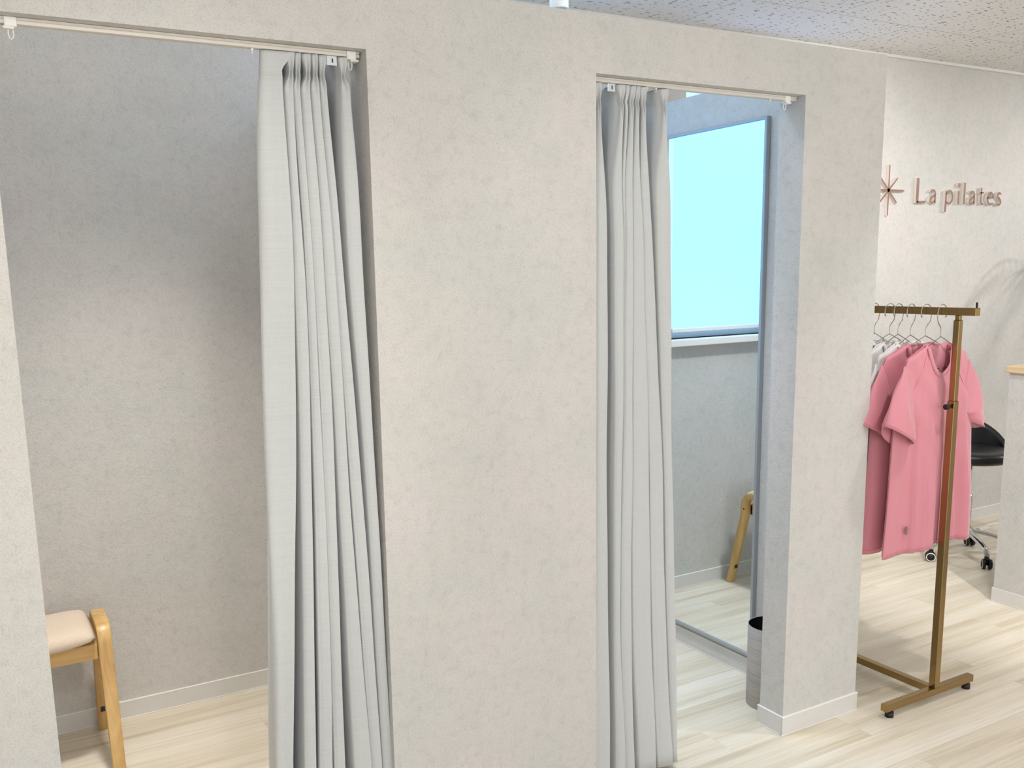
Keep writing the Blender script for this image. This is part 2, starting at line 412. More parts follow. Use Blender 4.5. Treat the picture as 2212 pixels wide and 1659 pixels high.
# ------------------------------------------------------------------ curtain rails
def rail(label, xa, xb, yr, ends, plate_x, runners, group):
    t = thing('curtain_rail', label, 'curtain rail', (xa, yr, ZO), 0, group)
    L = xb - xa
    bm = new()
    prof = [(-.010, -.0008), (.010, -.0008), (.010, -.0035), (.0085, -.0050), (.010, -.0065), (.010, -.0125), (.0045, -.0135), (.0045, -.0095), (-.0045, -.0095), (-.0045, -.0135), (-.010, -.0125), (-.010, -.0065), (-.0085, -.0050), (-.010, -.0035)]
    A = [bm.verts.new((0, y, z)) for y, z in prof]; B = [bm.verts.new((L, y, z)) for y, z in prof]
    for i in range(len(prof)):
        j = (i + 1) % len(prof); bm.faces.new((A[i], A[j], B[j], B[i]))
    bm.faces.new(A[::-1]); bm.faces.new(B)
    obj('track', bm, RAILM, t)
    for ex in ends:
        s = 1 if ex > L / 2 else -1
        bm = new(); box(bm, ex - .011, ex + .011, -.0125, .0125, -.018, -.0002, .002, 2)
        box(bm, ex + s * .006 - .008, ex + s * .006 + .012, -.010, .010, -.0215, -.016, .002, 2)
        e = obj('end_cap', bm, WPLAS, t)
        bm = new()
        tube(bm, [(ex - .004, 0, -.02), (ex - .0045, 0, -.030), (ex - .003, 0, -.036), (ex, 0, -.038), (ex + .003, 0, -.036), (ex + .0045, 0, -.030), (ex + .004, 0, -.02)], .0014, 6)
        obj('hanging_eye', bm, WPLAS, e)
    for px in plate_x:
        bm = new(); box(bm, px - .012, px + .012, -.0095, -.008, -.034, -.0137, .0006, 1)
        cyl(bm, (px - .007, -.0099, -.024), (px - .007, -.0082, -.024), .0016, n=10)
        p = obj('magnet_plate', bm, ALU, t); p['label'] = 'small metal catch plate'
        bm = new(); box(bm, px + .000, px + .003, -.0100, -.0094, -.028, -.019, .0004, 1); obj('slot', bm, BLACK, p)
    for rx in runners:
        bm = new(); box(bm, rx - .003, rx + .003, -.004, .004, -.0165, -.0105, .001, 1)
        tube(bm, [(rx, -.003, -.016), (rx, -.003, -.022), (rx, 0, -.0245), (rx, .003, -.022), (rx, .003, -.016)], .0009, 6)
        obj('runner', bm, WPLAS, t)
    return t

rail('white curtain rail across the head of the left fitting room opening', XL + .003, XA - .004, .040, (.045, XA - XL - .026), (.673,), (.50, .53, .56, .59, .62, .64), 'curtain rails')
rail('cream curtain rail across the head of the right fitting room opening', XB + .003, XC - .004, .040, (.006, XC - XB - .044), (.068,), (.10, .13, .16, .19, .22, .64), 'curtain rails')

# ------------------------------------------------------------------ curtains
def curtain(label, data, zbot, ret, first, group, wob):
    t = thing('curtain', label, 'curtain', (0, 0, 0), 0, group)
    z0 = 1.9735
    zs = [z0 - .0007, z0 - .006, z0 - .014, z0 - .022, z0 - .029, z0 - .034, z0 - .038, z0 - .0405, z0 - .043, z0 - .047, z0 - .053, z0 - .061, z0 - .072, z0 - .086, z0 - .105, z0 - .13]
    n = 46
    zl = zs[-1]
    zs += [zl + (zbot - zl) * (i + 1) / n for i in range(n)]
    rnd = random.Random(wob)
    ph = [rnd.uniform(0, 6) for _ in data]
    wide = [max(b[1] - a[2] for a, b in list(zip(p, q))[2:]) > .012 for p, q in zip(data, data[1:])]
    thin = [max(r[2] - r[1] for r in d[2:]) < .009 for d in data]
    rows = []
    for z in zs:
        k = max(0.0, min(1.0, (1.92 - z) / .35)); k = k * k * (3 - 2 * k)
        yF = .030 - .012 * k
        yB = .100 + .045 * k
        pin = math.exp(-((z - (z0 - .041)) / .010) ** 2)
        yF += .004 * pin
        # pleat heads fan forward above the pinch
        dent = .0075 * math.exp(-((z - (z0 - .044)) / .026) ** 2)
        head = max(0.0, min(1.0, (z - (z0 - .036)) / .036)); yF -= .004 * head
        S = [lerp_tab(d, z) for d in data]
        C = []
        x0, x1 = S[0]
        if ret:
            C += [(x0 + .024, yF + .034), (x0 + .006, yF + .030), (x0 - .0002 - .3 * ret * math.exp(-((z - 1.80) / .10) ** 2), yF + .020), (x0, yF + .010)]
        else:
            C += [(x0 + .004, yB), (x0, yB - .02)]
        for i, (a, b) in enumerate(S):
            w = b - a
            wave = .0022 * math.sin(z * 5.1 + ph[i]) * k + .0012 * math.sin(z * 13 + ph[i] * 2) * k
            yf = yF + wave
            if i == 0 and first:
                C += [(a + .16 * w, yf + .0045), (a + .45 * w, yf + .003), (a + .75 * w, yf), (b - .05 * w, yf - .002), (b, yf + .005)]
            elif thin[i]:
                C += [(a, yf + .003), (a + .5 * w, yf), (b, yf + .004)]
            else:
                soft = min(.006, .3 * w)
                C += [(a + .00 * w, yf + .010 + .5 * soft), (a + .20 * w, yf + .0035 - .3 * dent), (a + .52 * w, yf + dent), (b - .12 * w, yf - .001 - .3 * dent), (b, yf + .006)]
            if i + 1 < len(S):
                a2 = S[i + 1][0]; g = a2 - b
                w2 = S[i + 1][1] - a2
                if wide[i]:
                    C += [(b - .14 * w, (yf + yB) / 2), (b - .22 * w, yB + .045), (b + .45 * g, yB + .055), (a2 + .12 * w2, yB + .020), (a2 - .10 * g, (yf + yB) / 2 - .004)]
                else:
                    C += [(b - .12 * w, (yf + yB) / 2), (b - .10 * w, yB), (b + .5 * g + .2 * w2, yB + .006), (a2 + .42 * w2, yB - .004), (a2 + .30 * w2, (yf + yB) / 2 + .006)]
        b = S[-1][1]
        C += [(b - .002, (yF + yB) / 2 + .004), (b - .006, yB)]
        rows.append(crom(C, 4))
    bm = new(); uvl = bm.loops.layers.uv.new('UVMap')
    V = [[bm.verts.new((x, y, z)) for x, y in r] for r, z in zip(rows, zs)]
    ulen = [0.0]; assert len(set(map(len, rows))) == 1
    for p, q in zip(rows[30], rows[30][1:]): ulen.append(ulen[-1] + math.hypot(q[0] - p[0], q[1] - p[1]))
    for j in range(len(V) - 1):
        for i in range(len(V[0]) - 1):
            f = bm.faces.new((V[j][i], V[j + 1][i], V[j + 1][i + 1], V[j][i + 1]))
            for lp, (jj, ii) in zip(f.loops, ((j, i), (j + 1, i), (j + 1, i + 1), (j, i + 1))):
                lp[uvl].uv = (ulen[ii], zs[jj])
    o = obj('drape', bm, CURT, t, True)
    md = o.modifiers.new('cloth', 'SOLIDIFY'); md.thickness = .0012; md.offset = 0
    # hooks that carry the pleats
    for d in data:
        xm = (d[0][1] + d[0][2]) / 2
        bm = new(); tube(bm, [(xm, .050, z0 - .050), (xm, .046, z0 - .008), (xm, .043, z0 + .0005), (xm, .0405, z0 - .004)], .0009, 6)
        obj('curtain_hook', bm, WPLAS, t)
    return t

curtain('light grey pleated curtain drawn to the right of the left fitting room opening', CURT1, .02, .006, True, 'fitting room curtains', 3)
curtain('grey pleated curtain gathered at the left of the right fitting room opening beside the mirror', CURT2, .022, 0, False, 'fitting room curtains', 5)

# ------------------------------------------------------------------ mirror and bin in the right fitting room
MY0, MY1, MZ0, MZ1 = .3634, .97, .081, 2.000
mr = thing('wall_mirror', 'tall aluminium framed mirror on the right fitting room wall', 'mirror', (XM, MY0, MZ0))
fw_, fd = .011, .020
h = MZ1 - MZ0; wd = MY1 - MY0
bm = new()
box(bm, -fd, 0, 0, fw_, 0, h, .0012, 1); box(bm, -fd, 0, wd - fw_, wd, 0, h, .0012, 1)
box(bm, -fd, 0, fw_, wd - fw_, 0, fw_, .0012, 1); box(bm, -fd, 0, fw_, wd - fw_, h - fw_, h, .0012, 1)
obj('frame', bm, SATIN, mr)
bm = new(); box(bm, -.014, -.001, fw_, wd - fw_, fw_, h - fw_); obj('glass', bm, MIRROR, mr)

wb = thing('waste_bin', 'round grey wood-grain waste bin behind the wall end', 'bin', (2.335, .187, 0))
bm = new(); lathe(bm, [(0, 0), (.078, 0), (.080, .003), (.080, .288), (.079, .2895), (.0775, .288)], 48); obj('body', bm, BINM, wb, True)
bm = new(); lathe(bm, [(.0775, .288), (.076, .02), (0, .02)], 48); obj('lining', bm, BININ, wb, True)

# ------------------------------------------------------------------ stools
def stool(label, loc, rz, group):
    t = thing('stool', label, 'stool', loc, rz, group)
    W = .21; ps = .0205
    zt = .462
    def arch(x):
        out = []; A = []
        ctr = [(-.178, 0), (-.152, .11), (-.118, .25), (-.095, .350)]
        arc = []
        for k in range(0, 9):
            a = PI - k * (PI / 2 - .06) / 8
            arc.append((-.040 + .052 * math.cos(a), .401 + .052 * math.sin(a)))
        left = ctr + arc
        path = left + [(-p[0], p[1]) for p in reversed(left)]
        bm = new(); prev = None; th0, th1 = .021, .016
        npt = len(path)
        for i, (y, z) in enumerate(path):
            a = path[max(i - 1, 0)]; b = path[min(i + 1, npt - 1)]
            tx, tz = b[0] - a[0], b[1] - a[1]; l = math.hypot(tx, tz); tx /= l; tz /= l
            if i == 0 or i == npt - 1: nx, nz = (-1, 0) if i == 0 else (1, 0)
            else: nx, nz = -tz, tx
            wd = ps if z > .30 else ps * (1 - .12 * (1 - z / .30))
            ring = [bm.verts.new((x - wd, y + nx * .013, max(z + nz * .013, 0))), bm.verts.new((x + wd, y + nx * .013, max(z + nz * .013, 0))),
                    bm.verts.new((x + wd, y - nx * .013, max(z - nz * .013, 0))), bm.verts.new((x - wd, y - nx * .013, max(z - nz * .013, 0)))]
            if prev:
                for k in range(4): bm.faces.new((prev[k], prev[(k + 1) % 4], ring[(k + 1) % 4], ring[k]))
            else: bm.faces.new(ring[::-1])
            prev = ring
        bm.faces.new(prev)
        return bm
    for s in (-1, 1):
        o = obj('side_frame', arch(s * W), BEECH, t, True)
        md = o.modifiers.new('edge', 'BEVEL'); md.width = .003; md.segments = 2; md.limit_method = 'ANGLE'
        for sy in (1,):
            bm = new(); box(bm, s * W - .0095, s * W + .0095, sy * .157 - .0145, sy * .157 - .0120, .075, .105, .0008, 1)
            p = obj('label_plate', bm, TAGM, o)
            bm = new(); cyl(bm, (s * W + s * .0200, sy * .083, .385), (s * W + s * .0212, sy * .083, .385), .0045, n=12); obj('bolt_hole', bm, BLACK, o)
    # rails under the seat
    for sy in (-1, 1):
        bm = new(); box(bm, -W + ps, W - ps, sy * .078 - .010, sy * .078 + .010, .352, .402, .003, 2); obj('seat_rail', bm, BEECH_X, t)
    for s in (-1, 1):
        bm = new(); box(bm, s * (W - ps - .012) - .012, s * (W - ps - .012) + .012, -.082, .082, .350, .404, .003, 2); obj('side_rail', bm, BEECH, t)
    # saddle seat cushion: dips along x, rounded at the long edges
    bm = new(); nx, ny = 28, 28; top = []; bot = []
    hw = W - ps - .003; hd = .138
    for i in range(nx + 1):
        u = -1 + 2 * i / nx; rt = []; rb_ = []
        for j in range(ny + 1):
            v = -1 + 2 * j / ny
            eu = (1 - abs(u) ** 5); ev = (1 - abs(v) ** 5)
            e = max(0.0, min(eu, 1)) ** .4 * max(0.0, min(ev, 1)) ** .4
            # slightly narrower corners
            yy = hd * v * (1 - .05 * abs(u) ** 4); xx = hw * u * (1 - .04 * abs(v) ** 6)
            zz = .420 + .012 * u * u
            rt.append(bm.verts.new((xx, yy, zz + .040 * e))); rb_.append(bm.verts.new((xx, yy, zz - .014 * e)))
        top.append(rt); bot.append(rb_)
    for i in range(nx):
        for j in range(ny):
            bm.faces.new((top[i][j], top[i + 1][j], top[i + 1][j + 1], top[i][j + 1]))
            bm.faces.new((bot[i][j], bot[i][j + 1], bot[i + 1][j + 1], bot[i + 1][j]))
    bmesh.ops.remove_doubles(bm, verts=bm.verts[:], dist=.0003)
    obj('seat', bm, SEAT, t, True)
    return t

stool('wooden stool with cream ribbed seat in the left fitting room', (.289 - .21, 1.05, 0), 0, 'beech stools')
stool('wooden stool leg and frame seen reflected in the mirror', (1.50, 1.032, 0), 0, 'beech stools')

# ------------------------------------------------------------------ spotlight over the right fitting room
sp = thing('ceiling_spotlight', 'white cylindrical spotlight hanging from the ceiling above the partition', 'light', (1.68, .5, ZC))
bm = new(); cyl(bm, (0, 0, -.012), (0, 0, 0), .045, n=32); obj('ceiling_plate', bm, WPLAS, sp, True)
bm = new(); cyl(bm, (0, 0, -.10), (0, 0, -.012), .008, n=12); obj('stem', bm, WPLAS, sp, True)
bm = new(); lathe(bm, [(0, -.10), (.026, -.10), (.029, -.104), (.029, -.249), (.027, -.251), (.024, -.249), (.020, -.225), (0, -.225)], 32); obj('lamp_body', bm, WPLAS, sp, True)
bm = new(); box(bm, -.004, .020, -.0305, -.0275, -.190, -.150, .001, 1); obj('vent_slot', bm, BLACK, sp)

# ------------------------------------------------------------------ wall sign
sg = thing('wall_sign', 'brown raised lettering reading La pilates with an eight-armed star on the rear wall', 'sign', (0, YB, 0))
SD0, SD1 = -.016, -.0008
def stroke(bm, pts, closed=False, sub=6):
    """pts (x, z, width): a raised stroke with a brown face (slot 0) and pale edges (slot 1)."""
    P = crom(pts, sub) if len(pts) > 2 else [tuple(p) for p in pts]
    n = len(P); Lf = []; Rt = []
    for i, (x, z, w_) in enumerate(P):
        a = P[max(i - 1, 0)]; b = P[min(i + 1, n - 1)]
        tx, tz = b[0] - a[0], b[1] - a[1]; l = math.hypot(tx, tz) or 1; nx, nz = -tz / l, tx / l
        Lf.append((x + nx * w_ / 2, z + nz * w_ / 2)); Rt.append((x - nx * w_ / 2, z - nz * w_ / 2))
    loop = Lf + Rt[::-1]
    F = [bm.verts.new((x, SD0, z)) for x, z in loop]; B = [bm.verts.new((x, SD1, z)) for x, z in loop]
    m = len(loop)
    for i in range(n - 1):
        f = bm.faces.new((F[i], F[i + 1], F[m - 2 - i], F[m - 1 - i])); f.material_index = 0
        f = bm.faces.new((B[m - 1 - i], B[m - 2 - i], B[i + 1], B[i])); f.material_index = 1
    for i in range(m):
        j = (i + 1) % m
        f = bm.faces.new((F[i], B[i], B[j], F[j])); f.material_index = 1
def letter(ox, oz, strokes, dots=()):
    bm = new()
    for s in strokes: stroke(bm, [(ox + x, oz + z, w_) for x, z, w_ in s])
    for x, z, r in dots:
        c = [(ox + x + r * math.cos(2 * PI * k / 20), oz + z + r * math.sin(2 * PI * k / 20)) for k in range(20)]
        F = [bm.verts.new((a, SD0, b)) for a, b in c]; B = [bm.verts.new((a, SD1, b)) for a, b in c]
        bm.faces.new(F).material_index = 0; bm.faces.new(B[::-1]).material_index = 1
        for k in range(20):
            bm.faces.new((F[k], B[k], B[(k + 1) % 20], F[(k + 1) % 20])).material_index = 1
    return obj('letter', bm, [SIGNF, SIGNS], sg)
bz = 1.8152
LA = [[(.048, 0, .015), (.048, .024, .015), (.048, .046, .014)], [(.048, .044, .014), (.044, .061, .012), (.030, .068, .010), (.016, .065, .009), (.007, .058, .007)],
      [(.045, .040, .008), (.026, .036, .009), (.011, .026, .012), (.009, .012, .013), (.019, .004, .011), (.033, .006, .008), (.046, .015, .007)]]
letter(4.416, bz, [[(.013, 0, .022), (.013, .126, .022)], [(.013, .005, .010), (.084, .006, .011)]])
letter(4.527, bz, LA)
letter(4.654, bz, [[(.011, -.042, .016), (.011, .067, .014)], [(.014, .050, .007), (.030, .066, .010), (.052, .064, .014), (.066, .044, .016), (.064, .020, .015), (.048, .004, .011), (.030, .003, .009), (.014, .012, .007)]])
letter(4.763, bz, [[(.009, 0, .016), (.009, .069, .016)]], [(.010, .099, .0115)])
letter(4.813, bz, [[(.009, 0, .016), (.009, .114, .016)]])
letter(4.862, bz, LA)
letter(4.950, bz, [[(.021, .090, .012), (.020, .050, .013), (.020, .020, .014), (.027, .005, .012), (.042, .004, .008)], [(0, .060, .005), (.022, .064, .008), (.045, .064, .008)]])
letter(5.022, bz, [[(.006, .037, .008), (.056, .040, .008)], [(.057, .039, .013), (.052, .057, .012), (.034, .067, .009), (.016, .059, .012), (.007, .036, .014), (.014, .013, .013), (.034, .002, .009), (.058, .011, .006)]])
letter(5.110, bz, [[(.042, .059, .006), (.027, .067, .009), (.012, .060, .011), (.013, .045, .012), (.030, .032, .014), (.040, .018, .013), (.032, .004, .011), (.016, .001, .008), (.001, .009, .006)]])
bm = new(); cx, cz = 4.201, 1.8745
for dx, dz in ((0, .126), (.122, 0), (.066, .062), (-.066, .062)):
    for s in (1, -1):
        stroke(bm, [(cx, cz, .011), (cx + s * dx, cz + s * dz, .0085)])
obj('star_emblem', bm, [SIGNF, SIGNS], sg)

# ------------------------------------------------------------------ garment rack
rk = thing('garment_rack', 'brass tone garment rack with a T-shaped foot beside the wall end', 'clothes rack', (2.83, -.095, 0))
def sq(bm, cx_, cy_, s, z0, z1): box(bm, cx_ - s / 2, cx_ + s / 2, cy_ - s / 2, cy_ + s / 2, z0, z1, .0015, 2)
RL = 1.16
bm = new(); box(bm, -.0125, .0125, -.065, RL + .065, 1.3335, 1.3585, .0015, 2); br_ = obj('top_bar', bm, BRASS, rk)
for yy in (-.060, RL + .060):
    bm = new(); cyl(bm, (0, yy, 1.3585), (0, yy, 1.376), .0035, n=10); obj('stop_pin', bm, BLACK, br_)
for yy in (0, RL):
    bm = new(); sq(bm, 0, yy, .025, .0495, 1.0535); po = obj('lower_post', bm, BRASS, rk)
    bm = new(); sq(bm, 0, yy, .0205, 1.0535, 1.318); obj('upper_post', bm, BRASS, rk)
    bm = new(); sq(bm, 0, yy, .015, 1.318, 1.3335); obj('bar_neck', bm, BRASS, rk)
    bm = new(); cyl(bm, (-.026, yy, 1.036), (-.0125, yy, 1.036), .0035, n=12); cyl(bm, (-.037, yy, 1.036), (-.025, yy, 1.036), .0095, .0085, n=18); obj('height_knob', bm, BLACK, po, True)
    bm = new(); box(bm, -.262, .205, yy - .0125, yy + .0125, .0245, .0495, .0015, 2); ft = obj('foot_bar', bm, BRASS, rk)
    for xx in (-.232, .182):
        bm = new(); cyl(bm, (xx, yy, 0), (xx, yy, .018), .014, .014, n=20); cyl(bm, (xx, yy, .018), (xx, yy, .0245), .006, n=12); obj('rubber_foot', bm, BLACK, ft, True)
bm = new(); box(bm, -.0125, .0125, .0125, RL - .0125, .0245, .0495, .0015, 2); obj('bottom_rail', bm, BRASS, rk)

# ------------------------------------------------------------------ hangers and shirts
AP = 1.262; SL = .40
def hanger_mesh(flip):
    f = -1 if flip else 1
    bm = new()
    hook = [(-.024, 1.327), (-.0275, 1.336), (-.026, 1.350), (-.018, 1.362), (-.004, 1.3672), (.010, 1.364), (.020, 1.354), (.0245, 1.340), (.024, 1.325), (.018, 1.308), (.006, 1.296), (.001, 1.285), (0, 1.272), (0, AP)]
    tube(bm, [(f * x, 0, z) for x, z in crom(hook, 4)], .0016, 8)
    tube(bm, [(f * -.0228, 0, 1.3245), (f * -.0235, 0, 1.326), (f * -.0250, 0, 1.330)], .0026, 8)
    e = .150
    fr = [(0, AP), (.02, AP - .008), (.08, AP - SL * .08 - .003), (e - .012, AP - SL * e - .003), (e, AP - SL * e - .013), (e - .008, AP - SL * e - .024), (.1, 1.158), (0, 1.156)]
    half = crom(fr, 4)
    tube(bm, [(x, 0, z) for x, z in half] , .0016, 8)
    tube(bm, [(-x, 0, z) for x, z in half], .0016, 8)
    return bm

def shirt_parts(root, mat, seed, open_hem, logo, label_mat=True):
    rnd = random.Random(seed)
    ph = [rnd.uniform(0, 6.28) for _ in range(6)]
    RID = [(-.50 + rnd.uniform(-.04, .04), .030, .013, .05), (-.37 + rnd.uniform(-.03, .03), .022, .009, .10), (-.02, .045, .010, -.10), (.13 + rnd.uniform(-.04, .04), .020, .008, .06), (.42, .035, .013, -.06), (.66, .026, .010, .05)]
    NL, ztop0, hem = .068, AP + .004, .562
    def ztop(x, front):
        ax = abs(x)
        if ax < NL:
            base = ztop0 - SL * NL
            if front: return base - .098 * (1 - (ax / NL) ** 2.6)
            return base - .006 * (1 - (ax / NL) ** 2)
        z = ztop0 - SL * ax
        return z - .05 * max(0, (ax - .165)) / .03
    def width(t, z):
        # half width by height
        if z > 1.10: return .190 + .02 * (1.19 - z) / .09
        k = (1.10 - z) / (1.10 - hem)
        return .212 + .040 * k ** .8
    nu, nv = 64, 40
    def sheet(front):
        bm = new(); V = []
        for j in range(nv + 1):
            v = j / nv; row = []
            for i in range(nu + 1):
                u = -1 + 2 * i / nu
                xt = u * .190
                zt = ztop(xt, front)
                hz = hem + (.010 * math.cos(u * 3) - .012 if front else -.022 + .012 * u * u)
                z = hz + (zt - hz) * v
                x = u * width(v, z) if v < .999 else xt
                k = max(0, min(1, (z - 1.02) / .18)); x = x * (1 - k) + xt * k if z > 1.02 else u * width(v, z)
                dep = (.019 + .012 * open_hem * (1 - v)) * (1 - abs(u) ** 3.2) + .0015
                shoulder = max(0, min(1, (z - 1.10) / .12))
                if abs(xt) >= NL: dep *= (1 - .66 * max(0, min(1, (v - .72) / .28)))
                else: dep *= 1 - .45 * shoulder
                fall = max(0, min(1, (1.14 - z) / .40))
                fold = fall * (.018 * math.sin(u * 6.3 + ph[0] + .5 * math.sin(z * 4)) + .018 * (abs(math.sin(u * 5.2 + ph[1] + z * .6)) ** .7 - .75) + .005 * math.sin(u * 11.5 + ph[1] + z * 1.2) + .003 * math.sin(u * 23 + ph[2]))
                fold += (1 - fall) * (.0024 * math.sin(u * 14 + z * 55 + ph[3]) + .0028 * math.sin(abs(u) * 9 - z * 34 + ph[2]))
                for u0, rw, am, sk in RID:
                    fold += fall * am * math.exp(-((u - u0 - sk * (z - .8)) / rw) ** 2)
                fold *= (1 - abs(u) ** 4)
                y = (-(dep + fold) if front else dep * .8 - .6 * fold)
                x += fall * .006 * math.sin(z * 7 + ph[4])
                row.append(bm.verts.new((x, y, z)))
            V.append(row)
        for j in range(nv):
            for i in range(nu):
                bm.faces.new((V[j][i], V[j][i + 1], V[j + 1][i + 1], V[j + 1][i]))
        return bm, V
    bf, Vf = sheet(True); bb, Vb = sheet(False)
    neck_f = [Vf[nv][i].co.copy() for i in range(nu + 1) if abs((-1 + 2 * i / nu) * .190) <= NL + .003]
    neck_b = [Vb[nv][i].co.copy() for i in range(nu + 1) if abs((-1 + 2 * i / nu) * .190) <= NL + .003]
    hem_row = [v.co.copy() for v in Vf[0]]
    Vsnap = [[v.co.copy() for v in r_] for r_ in Vf]
    o = obj('front_panel', bf, mat, root, True); m_ = o.modifiers.new('cloth', 'SOLIDIFY'); m_.thickness = .0012; m_.offset = 0
    bk = obj('back_panel', bb, mat, root, True); m_ = bk.modifiers.new('cloth', 'SOLIDIFY'); m_.thickness = .0012; m_.offset = 0
    # neckband: a flat ribbon round the opening
    bm = new(); loop = neck_f + neck_b[::-1]; R = []
    n = len(loop)
    for i, p in enumerate(loop):
        a = loop[(i - 1) % n]; b = loop[(i + 1) % n]; t_ = (b - a); t_.y = 0
        nrm = Vector((-t_.z, 0, t_.x)); nrm = nrm.normalized() if nrm.length > 1e-6 else Vector((0, 0, 1))
        if i < len(neck_f): out = -nrm if nrm.z > 0 else nrm; sgn = -.0022
        else: out = Vector((0, 0, -1)); sgn = .0022
        R.append((bm.verts.new(p + Vector((0, sgn, 0)) - out * .003), bm.verts.new(p + Vector((0, sgn, 0)) + out * .0135)))
    for i in range(n):
        a = R[i]; b = R[(i + 1) % n]
        if (a[0].co - b[0].co).length < .06: bm.faces.new((a[0], a[1], b[1], b[0]))
    nb = obj('neckband', bm, mat, root, True); m_ = nb.modifiers.new('cloth', 'SOLIDIFY'); m_.thickness = .0022; m_.offset = 0
    # raglan seams run from the neck down to the underarm
    for su in (-1, 1):
        line = []
        for q in range(13):
            t_ = q / 12; uu = su * (.40 + .50 * t_ ** 1.3); vv = .985 - .225 * t_ ** .9
            line.append(Vsnap[int(round(vv * nv))][int(round((uu + 1) / 2 * nu))] + Vector((0, -.0009, 0)))
        bm = new(); tube(bm, [tuple(p) for p in crom([tuple(p) for p in line[::2]], 4)], .0009, 5); obj('raglan_seam', bm, mat, o)
    # hem seam line on the front panel
    bm = new(); tube(bm, [p + Vector((0, -.0012, .014)) for p in hem_row[2:-2]], .0007, 5); obj('hem_seam', bm, mat, o)
    # sleeves
    for s in (-1, 1):
        bm = new(); rings = []; NR, NA = 16, 28
        if s < 0:
            c1 = Vector((-.228, -.020, .958)); ax1 = Vector((-.148, 0, .072)).normalized(); L1 = .085; D1 = .030
        else:
            c1 = Vector((.238, .004, .945)); ax1 = Vector((.15, 0, -.045)).normalized(); L1 = .058; D1 = .034
        c0 = Vector((s * .152, 0, 1.092)); ax0 = Vector((s * .36, 0, 1)).normalized(); L0 = .090; D0 = .012
        for j in range(NR + 1):
            t_ = j / NR; e = t_ * t_ * (3 - 2 * t_)
            c = c0.lerp(c1, t_) + Vector((s * .006 * math.sin(PI * t_), -.006 * math.sin(PI * t_), .0))
            ang = e
            a1 = ax1 if ax1.dot(ax0) > -2 else -ax1
            if s > 0: a1 = Vector((ax1.x, 0, ax1.z))
            axd = (ax0 * (1 - ang) + (a1 if s < 0 else a1) * ang).normalized()
            L = L0 + (L1 - L0) * e; D = D0 + (D1 - D0) * e
            r = []
            for k in range(NA):
                th = 2 * PI * k / NA
                cs = math.cos(th); sn = math.sin(th)
                wr = .0035 * math.sin(3 * th + 9 * t_ + ph[5]) * math.sin(PI * t_) + (.006 * math.sin(2 * th + 24 * t_) * max(0, t_ - .45) if s > 0 else 0)
                p = c + axd * (L * cs) + Vector((0, 1, 0)) * (D * sn + wr)
                if j == NR: p += Vector((0, 0, -.028 if sn > 0 else 0)) * abs(sn) * (1 if s < 0 else .5)
                r.append(bm.verts.new(p))
            rings.append(r)
        for a, b in zip(rings, rings[1:]):
            for k in range(NA): bm.faces.new((a[k], a[(k + 1) % NA], b[(k + 1) % NA], b[k]))
        bm.faces.new(rings[0][::-1])
        cuff = [v.co.copy() for v in rings[NR - 1]]; cc = sum(cuff, Vector()) / NA
        so = obj('sleeve', bm, mat, root, True); m_ = so.modifiers.new('cloth', 'SOLIDIFY'); m_.thickness = .0012; m_.offset = 0
        bm = new(); tube(bm, [cc + (p - cc) * 1.02 for p in cuff] + [cc + (cuff[0] - cc) * 1.02], .0008, 5); obj('cuff_seam', bm, mat, so)
    if label_mat:
        bm = new(); box(bm, -.014, .014, .0165, .0172, 1.178, 1.212); obj('neck_label', bm, TAGM, bk)
    if logo:
        bm = new(); px, pz = -.150, .628
        i0 = min(range(len(hem_row)), key=lambda i: abs(hem_row[i].x - px))
        yy = hem_row[i0].y - .007
        for a in range(0, 180, 45):
            dx, dz = math.cos(math.radians(a)) * .010, math.sin(math.radians(a)) * .014
            q = Vector((-dz, 0, dx)).normalized() * .0007
            P = [Vector((px - dx, yy, pz - dz)), Vector((px + dx, yy, pz + dz))]
            vs = [bm.verts.new(P[0] - q), bm.verts.new(P[0] + q), bm.verts.new(P[1] + q), bm.verts.new(P[1] - q)]
            vb = [bm.verts.new(v.co + Vector((0, .007, 0))) for v in vs]
            bm.faces.new(vs); bm.faces.new(vb[::-1])
            for k in range(4): bm.faces.new((vs[k], vb[k], vb[(k + 1) % 4], vs[(k + 1) % 4]))
        obj('star_print', bm, PRINT, o)

HB = [(-.036, True, 'front'), (.020, False, 'second'), (.077, False, 'third'), (.126, False, 'fourth'), (.160, False, 'fifth'), (.222, False, 'sixth')]
HL = ['wire hanger nearest the rack post holding the front pink shirt', 'wire hanger holding the pink shirt behind the front one', 'wire hanger holding the white shirt behind the two pink ones',
      'second wire hanger with a white shirt, counted from the pink ones', 'third wire hanger with a white shirt, counted from the pink ones', 'wire hanger farthest from the rack post, half hidden by the wall end']
SLB = ['pink short-sleeved shirt at the front of the rack with a star print at the hem', 'darker looking pink short-sleeved shirt behind the front pink one', 'white shirt directly behind the two pink shirts',
       'white shirt in the middle of the row of white shirts', 'white shirt whose folded shoulder shows beside the wall end', 'white shirt farthest back on the rack']
for i, (yy, fl, nm) in enumerate(HB):
    hh = obj('wire_hanger', hanger_mesh(fl), WIRE, None, True, (2.83, yy, 0)); tag(hh, HL[i], 'hanger', 'wire hangers on the rack')
    rz = (.06, -.05, .08, .02, -.06, .03)[i]
    hh.rotation_euler = (0, 0, rz)
    s = thing('t_shirt', SLB[i], 'shirt', (2.822, yy, 0), rz, 'pink shirts on the rack' if i < 2 else 'white shirts on the rack')
    shirt_parts(s, PINK if i < 2 else WHITE, 11 + i * 3, 1.0 if i < 2 else .3, i == 0, i < 4)
    if i == 1: s.location.x -= .012

